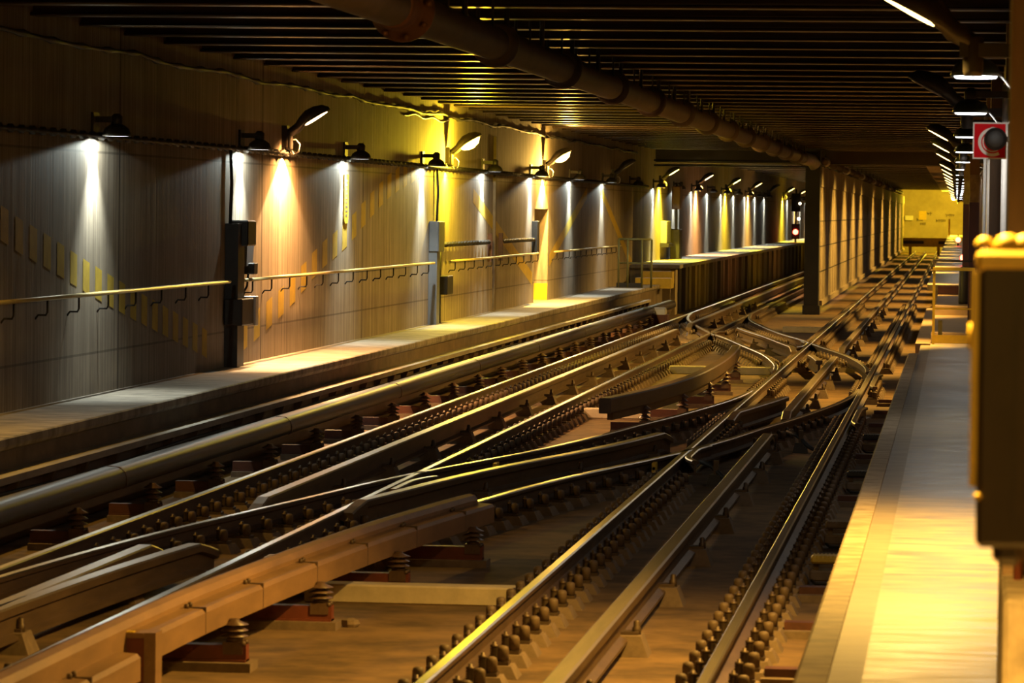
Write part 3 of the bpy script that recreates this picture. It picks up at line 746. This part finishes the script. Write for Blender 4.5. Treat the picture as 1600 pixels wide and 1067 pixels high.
PW = 400.
k = 0
for i in range(24):
    y = 38.2 + 8.02 * i; on = i not in (8,)
    if i in (19, 18): continue
    t = thing('wall_lamp', '%s bell-shaped lamp from the left on the left wall%s' % (NAMES[k], '' if on else ', unlit'), 'wall lamp', (WL, y, 3.22), 'bell lamps along the left wall'); k += 1
    bell_parts(t, 1, .24, on, .148)
    if on:
        light('bell_lamp_light', 'SPOT', (.20, 0, -.03), 58., WHITE, t, 172, (-.02, 0, -1), .03, .03)
        light('bell_lamp_beam', 'SPOT', (.20, 0, -.04), 380., WHITE, t, 86, (-.14, 0, -1), .04, .95)
# green-enamelled bell lamps on the right
k = 0
for i, y in enumerate([26, 35.3, 46, 57, 68, 79, 90, 101, 112, 123, 134, 145, 156, 167, 178, 200, 222]):
    t = thing('wall_lamp', '%s bell-shaped lamp from the front along the right wall' % NAMES[k], 'wall lamp', (.55, y, 3.46), 'bell lamps along the right wall'); k += 1
    bell_parts(t, -1, .44, True, .168, True)
    light('bell_lamp_light', 'SPOT', (-.44, 0, -.03), 55. if y < 40 else 26., (1., .95, .85), t, 172, (.1, 0, -1), .05, .05)
    tb = MB().tube([(-.28, 0, .02), (-.2, .02, -.08), (-.1, .03, -.10), (-.02, .0, .02)], .008, 6); tb.build('cord', M['galv'], t)

def head_mesh(parts_parent, s, bowl, glow, tilt=math.radians(32)):
    """street-lamp head: neck at origin, reaching s*.62 m sideways and upwards"""
    def loft(secs, n=14, zlo=None):
        vs = []; fs = []
        for (x, w, hu, hd, zc) in secs:
            for i in range(n):
                a = 2 * PI * i / n; yy = w * math.cos(a); zz = math.sin(a); zz = zc + (hu * zz if zz > 0 else hd * zz)
                vs.append((x, yy, zz))
        m = len(secs)
        for k in range(m - 1):
            for i in range(n):
                j = (i + 1) % n; fs.append((k * n + i, k * n + j, (k + 1) * n + j, (k + 1) * n + i))
        fs.append(tuple(range(n))[::-1]); fs.append(tuple((m - 1) * n + i for i in range(n)))
        return vs, fs
    ca, sa = math.cos(tilt), math.sin(tilt)
    def rot(vs): return [(s * (x * ca - z * sa), y, x * sa + z * ca) for x, y, z in vs]
    vs, fs = loft([(0, .03, .03, .03, 0), (.02, .055, .055, .05, 0), (.17, .065, .075, .055, .0), (.24, .11, .11, .025, .0), (.36, .135, .15, .018, .0), (.48, .125, .14, .018, 0), (.59, .08, .10, .018, 0), (.65, .03, .035, .015, 0)])
    MB().add(rot(vs), fs, 0, True).build('lamp_head', M['lamp_shell'], parts_parent)
    d = .11 if bowl else .016
    vs, fs = loft([(.215, .02, .001, .008, -.012), (.24, .07, .001, d * .5, -.012), (.32, .10, .001, d * .9, -.012), (.42, .105, .001, d, -.012), (.53, .085, .001, d * .75, -.012), (.60, .04, .001, .01, -.012)])
    MB().add(rot(vs), fs, 0, True).build('lens', M[glow] if glow else M['galv'], parts_parent)
    return rot([(.40, 0, -.02 - d - .09)])[0]
SOD = {'peach': (1., .46, .13), 'lemon': (1., .68, .03), 'gold': (1., .56, .10)}
left_sod = [(31.2, 'gold', False, 1), (49.2, 'peach', False, 1), (65.2, 'lemon', True, 1), (80.7, 'gold', True, 1), (97, 'gold', False, 0), (112.6, 'lemon', False, 1), (128.6, 'peach', False, 1),
            (145, 'lemon', False, 1), (161, 'gold', False, 1), (177, 'gold', False, 0), (193, 'lemon', False, 1), (209, 'gold', False, 1), (225, 'gold', False, 1)]
PS = 1000.
for i, (y, c, bowl, on) in enumerate(left_sod):
    nmk = 'street-type lamp on the left wall just outside the left edge of the photo' if i == 0 else '%s tilted street-type lamp from the left on the left wall%s' % (NAMES[i - 1], {'peach': ', peach light', 'lemon': ', lemon light', 'gold': ', golden light'}[c] if on else ', unlit')
    t = thing('sodium_lamp', nmk, 'street lamp', (WL, y, 3.46), 'tilted street-type lamps along the left wall')
    MB().box(0, .07, -.09, .09, -.16, .12).build('wall_bracket', M['dark'], t)
    MB().lathe([(.05, -.20), (.06, -.17), (.06, .03), (.05, .06)], (.08, 0, 0), 10).build('gear_case', M['dark'], t)
    MB().tube([(.10, -.02, -.08), (.17, 0, -.06), (.22, .01, -.12), (.20, .02, -.22), (.14, .01, -.25), (.11, 0, -.18)], .013, 6).build('cable_loop', M['galv'], t)
    h = bpy.data.objects.new('head', None); C.objects.link(h); h.parent = t; h.location = (.06, 0, 0)
    p = head_mesh(h, 1, bowl, ('em_' + c) if on else None)
    if on:
        lp = (p[0] + .06, p[1], p[2])
        pw = PS * (.3 if i == 0 else 1.15 if c == 'lemon' else 1.)
        if bowl: light('street_lamp_light', 'POINT', lp, pw * (.7 if c == 'lemon' else .6), SOD[c], t, radius=.07)
        else: light('street_lamp_light', 'SPOT', lp, pw, SOD[c], t, 146, (.1, 0, -1), .07, .6)
        if not bowl and i > 0: light('street_lamp_spill', 'SPOT', lp, 60., SOD[c], t, 176, (.6, 0, -1), .07, .2)
        # light leaking straight down the wall below the gear case
        if i > 0: light('gear_leak_light', 'SPOT', (.11, -.02, -.26), 300. if c == 'lemon' and bowl else 1500., (SOD[c][0], SOD[c][1] * 1.2, SOD[c][2] * 1.7), t, 130, (-.05, 0, -1), .015, .08)
right_sod = [(2.9, 2), (9.6, 1), (22.6, 1), (36.2, 0), (57.5, 1), (68.5, 1), (79.5, 1), (96, 1), (107, 1), (118, 1), (129, 1), (140, 1), (151, 1), (173, 1), (195, 1), (217, 1), (239, 1), (256, 1), (274, 2)]  # first lamp is unseen, added as fill for the near box front
for i, (y, on) in enumerate(right_sod):
    nmk = ('unseen street-type lamp added on the right wall as fill for the near box' if i == 0 else 'street-type lamp on the right wall above the top edge of the photo') if i < 2 else '%s tilted street-type lamp from the front along the right wall%s' % (NAMES[i - 2], ', golden light' if on else ', unlit')
    t = thing('sodium_lamp', nmk, 'street lamp', (.55, y, 3.50), 'tilted street-type lamps along the right wall')
    MB().box(-.55, .012, -.05, .05, -.05, .03).build('wall_bracket', M['dark'], t)
    MB().lathe([(.05, -.16), (.06, -.13), (.06, .06), (.05, .08)], (-.47, 0, 0), 10).build('gear_case', M['dark'], t)
    h = bpy.data.objects.new('head', None); C.objects.link(h); h.parent = t; h.location = (-.45, 0, .02)
    p = head_mesh(h, -1, on == 2, 'em_gold' if on else None, math.radians(28))
    if on:
        if on == 2: light('street_lamp_light', 'POINT', (p[0] - .45, p[1], p[2] + .02), 200. if i == 0 else 2600., SOD['gold' if i == 0 else 'lemon'], t, radius=.07)
        else: light('street_lamp_light', 'SPOT', (p[0] - .45, p[1], p[2] + .02), 1900. if y < 50 else 2000., SOD['gold'], t, 132 if y < 50 else 108, (-.18 if y < 50 else -.8, .25 if y < 12 else -.12 if y < 50 else 0, -1), .07, .6)
        if 5 < y < 30: light('street_lamp_spill', 'SPOT', (p[0] - .45, p[1], p[2] + .02), 130., SOD['gold'], t, 176, (-.53, 0, -1), .07, .2)

# ------------------------------------------------------------------ ceiling pipe
XP, ZP = -4.16, 4.02
t = thing('ceiling_pipe', 'large dusty brown pipe with collars hanging below the ceiling', 'pipe', (XP, 0, ZP))
MB().tube([(0, y, 0) for y in frange(14, 104, 10)], .155, 18).build('pipe', M['pipe'], t)
for i in range(13):
    y = 34.4 + i * 5.9
    MB().lathe([(.155, y - .16), (.20, y - .14), (.205, y + .02), (.215, y + .03), (.215, y + .13), (.158, y + .15)], (0, 0, 0), 20, 'y').build('collar', M['pipe'], t)
fl = MB().lathe([(.155, 28.0), (.175, 28.05), (.175, 28.55), (.245, 28.6), (.245, 28.66), (.155, 28.7)], (0, 0, 0), 24, 'y').build('flange', M['flange'], t)
for k in range(8):
    a = 2 * PI * k / 8 + .2
    MB().lathe([(.022, 28.5), (.022, 28.7), (.01, 28.72)], (.215 * math.cos(a), 0, .215 * math.sin(a)), 6, 'y').build('bolt', M['flange'], fl)
for i in range(25):
    y = 31.2 + i * 2.95
    for s, dy, r in ((-1, 0, .018), (1, .15, .026), (1, -.9, .012)):
        MB().tube([(s * .12, y + dy, .08), (s * .12, y + dy, 4.76 - ZP)], r, 6).build('hanger', M['dark'], t)
MB().tube([(0, 104, 0), (.05, 104.8, -.01), (.2, 105.3, -.05), (.3, 105.4, -.2)], .17, 14).build('elbow', M['galv'], t)
# thin conduits at the end of the ceiling pipe, row of clamps on the middle wall
t = thing('wall_top_pipe', 'dark pipe with round clamps along the top of the middle wall', 'pipe', (-3.72, 0, 3.98))
MB().tube([(0, 107, 0), (0, 262, 0)], .09, 10).build('pipe', M['pipe'], t)
for i in range(22):
    y = 109 + i * 7; MB().lathe([(.09, y), (.14, y + .02), (.14, y + .25), (.09, y + .27)], (0, 0, 0), 12, 'y').build('clamp', M['galv'] if i % 3 == 0 else M['pipe'], t)
    MB().tube([(0, y + .1, .08), (0, y + .1, .78)], .02, 6).build('hanger', M['dark'], t)
for i, (z, lab) in enumerate([(4.0, 'upper'), (3.86, 'lower')]):
    tag(MB().tube([(-8.715, 110.6, z), (-4.3, 110.6, z)], .03, 6).build('conduit', M['dark']), '%s of two thin conduits crossing below the ceiling left of the middle wall' % lab, 'conduit')

# ------------------------------------------------------------------ right side objects
# red sign with a black horn in front of it
t = thing('wall_sign', 'square red sign with white ring emblem under the right-hand lamps', 'sign', (.228, 28, 3.07))
MB().box(-.122, .122, 0, .012, -.132, .132).build('border', M['white'], t)
MB().box(-.112, .112, -.004, .0, -.122, .122).build('face', M['signred'], t)
def arc(r0, r1, a0, a1, cx, cz, y, n=28):
    vs = []; fs = []
    for i in range(n + 1):
        a = a0 + (a1 - a0) * i / n
        for r in (r0, r1):
            for yy in (y, y + .002): vs.append((cx + r * math.cos(a), yy, cz + r * math.sin(a)))
    for i in range(n):
        b_ = i * 4; fs += [(b_, b_ + 2, b_ + 6, b_ + 4), (b_ + 1, b_ + 5, b_ + 7, b_ + 3), (b_, b_ + 4, b_ + 5, b_ + 1), (b_ + 2, b_ + 3, b_ + 7, b_ + 6)]
    fs += [(0, 1, 3, 2), (n * 4, n * 4 + 2, n * 4 + 3, n * 4 + 1)]
    return MB().add(vs, fs)
arc(.082, .104, math.radians(95), math.radians(300), .02, -.01, -.007).build('ring', M['white'], t)
arc(.064, .072, math.radians(60), math.radians(310), .02, -.01, -.007).build('inner_ring', M['white'], t)
for k in range(8):
    a = math.radians(52 + k * 6.2)
    MB().box(.02 + .096 * math.cos(a) - .005, .02 + .096 * math.cos(a) + .004, -.007, -.005, -.01 + .102 * math.sin(a) - .007, -.01 + .102 * math.sin(a) + .007).build('lettering', M['white'], t)
t = thing('camera_horn', 'round black horn on a grey bracket arm in front of the red sign', 'horn', (.265, 27.7, 3.075))
MB().lathe([(.078, -.10), (.082, -.08), (.07, .02), (.04, .10), (.03, .16)], (0, 0, 0), 20, 'y').build('shell', M['dark'], t)
MB().lathe([(.03, -.115), (.06, -.105), (.066, -.10)], (0, 0, 0), 16, 'y').build('mouth', M['black'], t)
MB().box(.05, .295, -.02, .02, -.02, .02).build('arm', M['grey'], t)
MB().bbox(.17, .22, -.05, .05, -.10, .06, .006).build('clamp', M['grey'], t)
# white tubes added to stand for pilaster edges lit by the white lamps
for x, y, z0, r, lab in [(.475, 26.75, .6, .03, 'white tube for a lamplit pilaster edge at the right edge beyond the red sign'), (.435, 36.1, .6, .032, 'white tube for a lamplit pilaster edge close to the right border of the red sign'), (.47, 57.9, .60, .035, 'white tube for a lamplit pilaster edge below the middle of the red sign'), (.33, 47.0, .6, .022, 'thin white tube for a lamplit pilaster edge left of the red sign among the far pillars')]:
    tag(MB().tube([(x, y, z0), (x, y, 3.75)], r, 8).build('lit_pilaster_edge', M['white']), lab, 'conduit', 'white tubes for lamplit pilaster edges on the right wall')
for x, lab in ((.235, 'left of two dark red pipes at the foot of the nearest pillar'), (.28, 'right of two dark red pipes at the foot of the nearest pillar')):
    tag(MB().tube([(x, 13.7, 1.24), (x, 13.7, 2.2)], .016, 8).build('standing_pipe', M['red']), lab, 'pipe', 'dark red pipes at the nearest pillar')
# maroon panelled pillars near the gate
for (y, x0, x1, lab) in [(63.0, .20, .36, 'maroon and beige panelled post nearest the yellow gate'), (74.0, .12, .36, 'maroon and beige panelled post further behind the yellow gate')]:
    t = thing('panel_post', lab, 'post', (0, y, WZ + .14), 'maroon panelled posts at the right platform')
    z1 = 2.0
    MB().box(x0, x1, 0, .3, 0 if y < 70 else .16, z1).build('maroon_panel', M['maroon'], t)
    MB().box(x0 + .005, x1 - .005, .005, .295, z1, z1 + .45).build('beige_panel', M['kerb'], t)
    MB().box(x0, x1, 0, .3, z1 + .45, 4.0).build('upper_post', M['pil'], t)
# yellow gate across the right walkway
t = thing('gate', 'yellow steel gate across the right walkway with dark top rail', 'gate', (0, 57.6, WZ))
MB().box(-.34, -.30, -.02, .02, 0, 1.14).build('post', M['yellow'], t)
MB().box(.24, .28, -.02, .02, 0, 1.14).build('post', M['yellow'], t)
MB().box(-.34, .28, -.025, .025, 1.10, 1.15).build('top_rail', M['yellow'], t)
MB().box(-.30, .24, -.012, .012, .52, .545).build('middle_rail', M['yellow'], t)
MB().box(-.30, .24, -.015, .015, .02, .14).build('kick_plate', M['yellow'], t)
MB().box(-.34, .24, .05, .08, 1.23, 1.26).build('hand_bar', M['dark'], t)
MB().box(-.34, -.31, .03, .08, 1.0, 1.26).build('bar_stay', M['dark'], t)
for x in (-.22, .20): MB().box(x - .03, x + .03, .04, .07, .14, .36).build('hinge_plate', M['olive'], t)
tag(MB().lathe([(.10, 0), (.11, .05), (.10, .62), (.07, .68), (.02, .70)], (.16, 71.0, .90), 12).build('bin', M['dark']), 'dark upright bin on the wooden steps behind the yellow gate', 'bin')
# signals far right
t = thing('signal', 'small red signal lamp on the right platform beyond the gate', 'signal', (.2, 110, 1.1))
MB().tube([(0, 0, 0), (0, 0, .5)], .03, 8).build('mast', M['dark'], t); MB().lathe([(.09, -.02), (.08, -.05)], (0, 0, .22), 10, 'y').build('red_lens', M['em_red'], t)
t = thing('signal', 'tiny red signal lamp furthest down the right platform', 'signal', (.08, 180, 1.1))
MB().tube([(0, 0, 0), (0, 0, .5)], .03, 8).build('mast', M['dark'], t); MB().lathe([(.13, -.02), (.11, -.05)], (0, 0, .28), 10, 'y').build('red_lens', M['em_red'], t)
# blurred equipment hung close to the camera; top and left edge coloured gold as lamplight
t = thing('equipment_box', 'large out-of-focus dark box with lumpy gold-lit top at the right edge', 'equipment box', (.05, 9, 0))
mb = MB().bbox(.005, .20, -.05, .10, 1.76, 2.42, .012); mb.build('case', M['nearbox'], t)
MB().bbox(.045, .12, -.03, .08, 1.715, 1.78, .02).build('bottom_boss', M['nearbox'], t)
MB().bbox(-.004, .20, -.055, .105, 2.40, 2.45, .012).build('lid', M['knob'], t)
for x, r, z in ((.005, .022, 2.465), (.06, .036, 2.455), (.10, .036, 2.455), (.15, .04, 2.45)):
    MB().lathe([(r, 0), (r, r * .5), (r * .7, r * 1.0), (r * .2, r * 1.2)], (x + .01, 0, z - .01), 10).build('cap_nut', M['knob'], t)
MB().box(.095, .115, -.058, -.05, 1.80, 2.38).build('front_rib', M['nearbox'], t)
MB().box(-.012, .005, -.03, .0, 1.90, 2.40).build('lit_edge_strip', M['knob'], t)  # strip coloured as the gold lamplight along the left edge
MB().lathe([(.009, -.07), (.007, -.08)], (.008, 0, 1.88), 10, 'y').build('knob', M['knob'], t)
MB().lathe([(.012, -.03), (.014, .0), (.012, .03)], (-.006, 0, 2.25), 10).build('hinge', M['knob'], t)
MB().box(.19, .51, .0, .06, 2.2, 2.28).build('mounting_arm', M['dark'], t)
# far end of the right track: buffer stop, boxes
t = thing('buffer_stop', 'yellow buffer stop with dark bumper beams at the far end of the right track', 'buffer stop', (0, 262, 0))
MB().box(-3.6, -.62, 0, .3, .35, .95).build('cross_beam', M['yellow'], t)
for x in (-3.3, -.9): MB().box(x - .28 if x < -2 else x - .3, x + 1.1 if x < -2 else x + .35, -.2, 0, .55, .75).build('bumper', M['dark'], t)
for x in (-3.2, -1.3): MB().prism([(-.1, G), (.3, G), (.3, .9), (.1, .9)], 'x', x, x + .2).build('leg', M['yellow'], t)
tag(MB().bbox(-3.75, -3.15, ENDY - .8, ENDY - .5, 2.1, 2.45, .02).build('wall_box', M['white']), 'white box on the far end wall beside the middle wall', 'box')
tag(MB().box(-2.75, -2.2, ENDY - .56, ENDY - .5, 2.15, 2.8).build('notice_panel', M['yellow']), 'yellow panel on the far end wall', 'panel')
tag(MB().box(-.55, -.42, 258, 258.2, 1.1, 2.25).build('marker_post', M['yellow']), 'yellow marker post at the far end of the right platform', 'post')

# ------------------------------------------------------------------ camera, world, colour
f_px = 6000.; H = 2.53; VP = (1495., 336.); roll = .0125
vY = Vector((VP[0] - 800, 533.5 - VP[1], -f_px)); kk = (roll * vY.x + vY.y) / f_px
vZ = Vector((roll, 1, kk)).normalized(); vY.normalize(); vX = vY.cross(vZ)
R = Matrix((vX, vY, vZ)).to_4x4(); R.translation = (0, 0, H)
cam = bpy.data.cameras.new('camera'); co = bpy.data.objects.new('camera', cam); C.objects.link(co)
co.matrix_world = R
cam.sensor_width = 36; cam.lens = 36 * f_px / 1600; cam.clip_end = 1000; cam.clip_start = .5
cam.dof.use_dof = True; cam.dof.focus_distance = 52; cam.dof.aperture_fstop = 6.8
bpy.context.scene.camera = co
w = bpy.data.worlds.new('world'); bpy.context.scene.world = w; w.use_nodes = True
w.node_tree.nodes['Background'].inputs['Color'].default_value = (.5, .35, .22, 1); w.node_tree.nodes['Background'].inputs['Strength'].default_value = .012
sc = bpy.context.scene
sc.view_settings.view_transform = 'Standard'; sc.view_settings.look = 'None'; sc.view_settings.exposure = 0.; sc.view_settings.gamma = 1.
sc.view_settings.use_curve_mapping = False
sc.cycles.max_bounces = 6; sc.cycles.sample_clamp_indirect = 4.
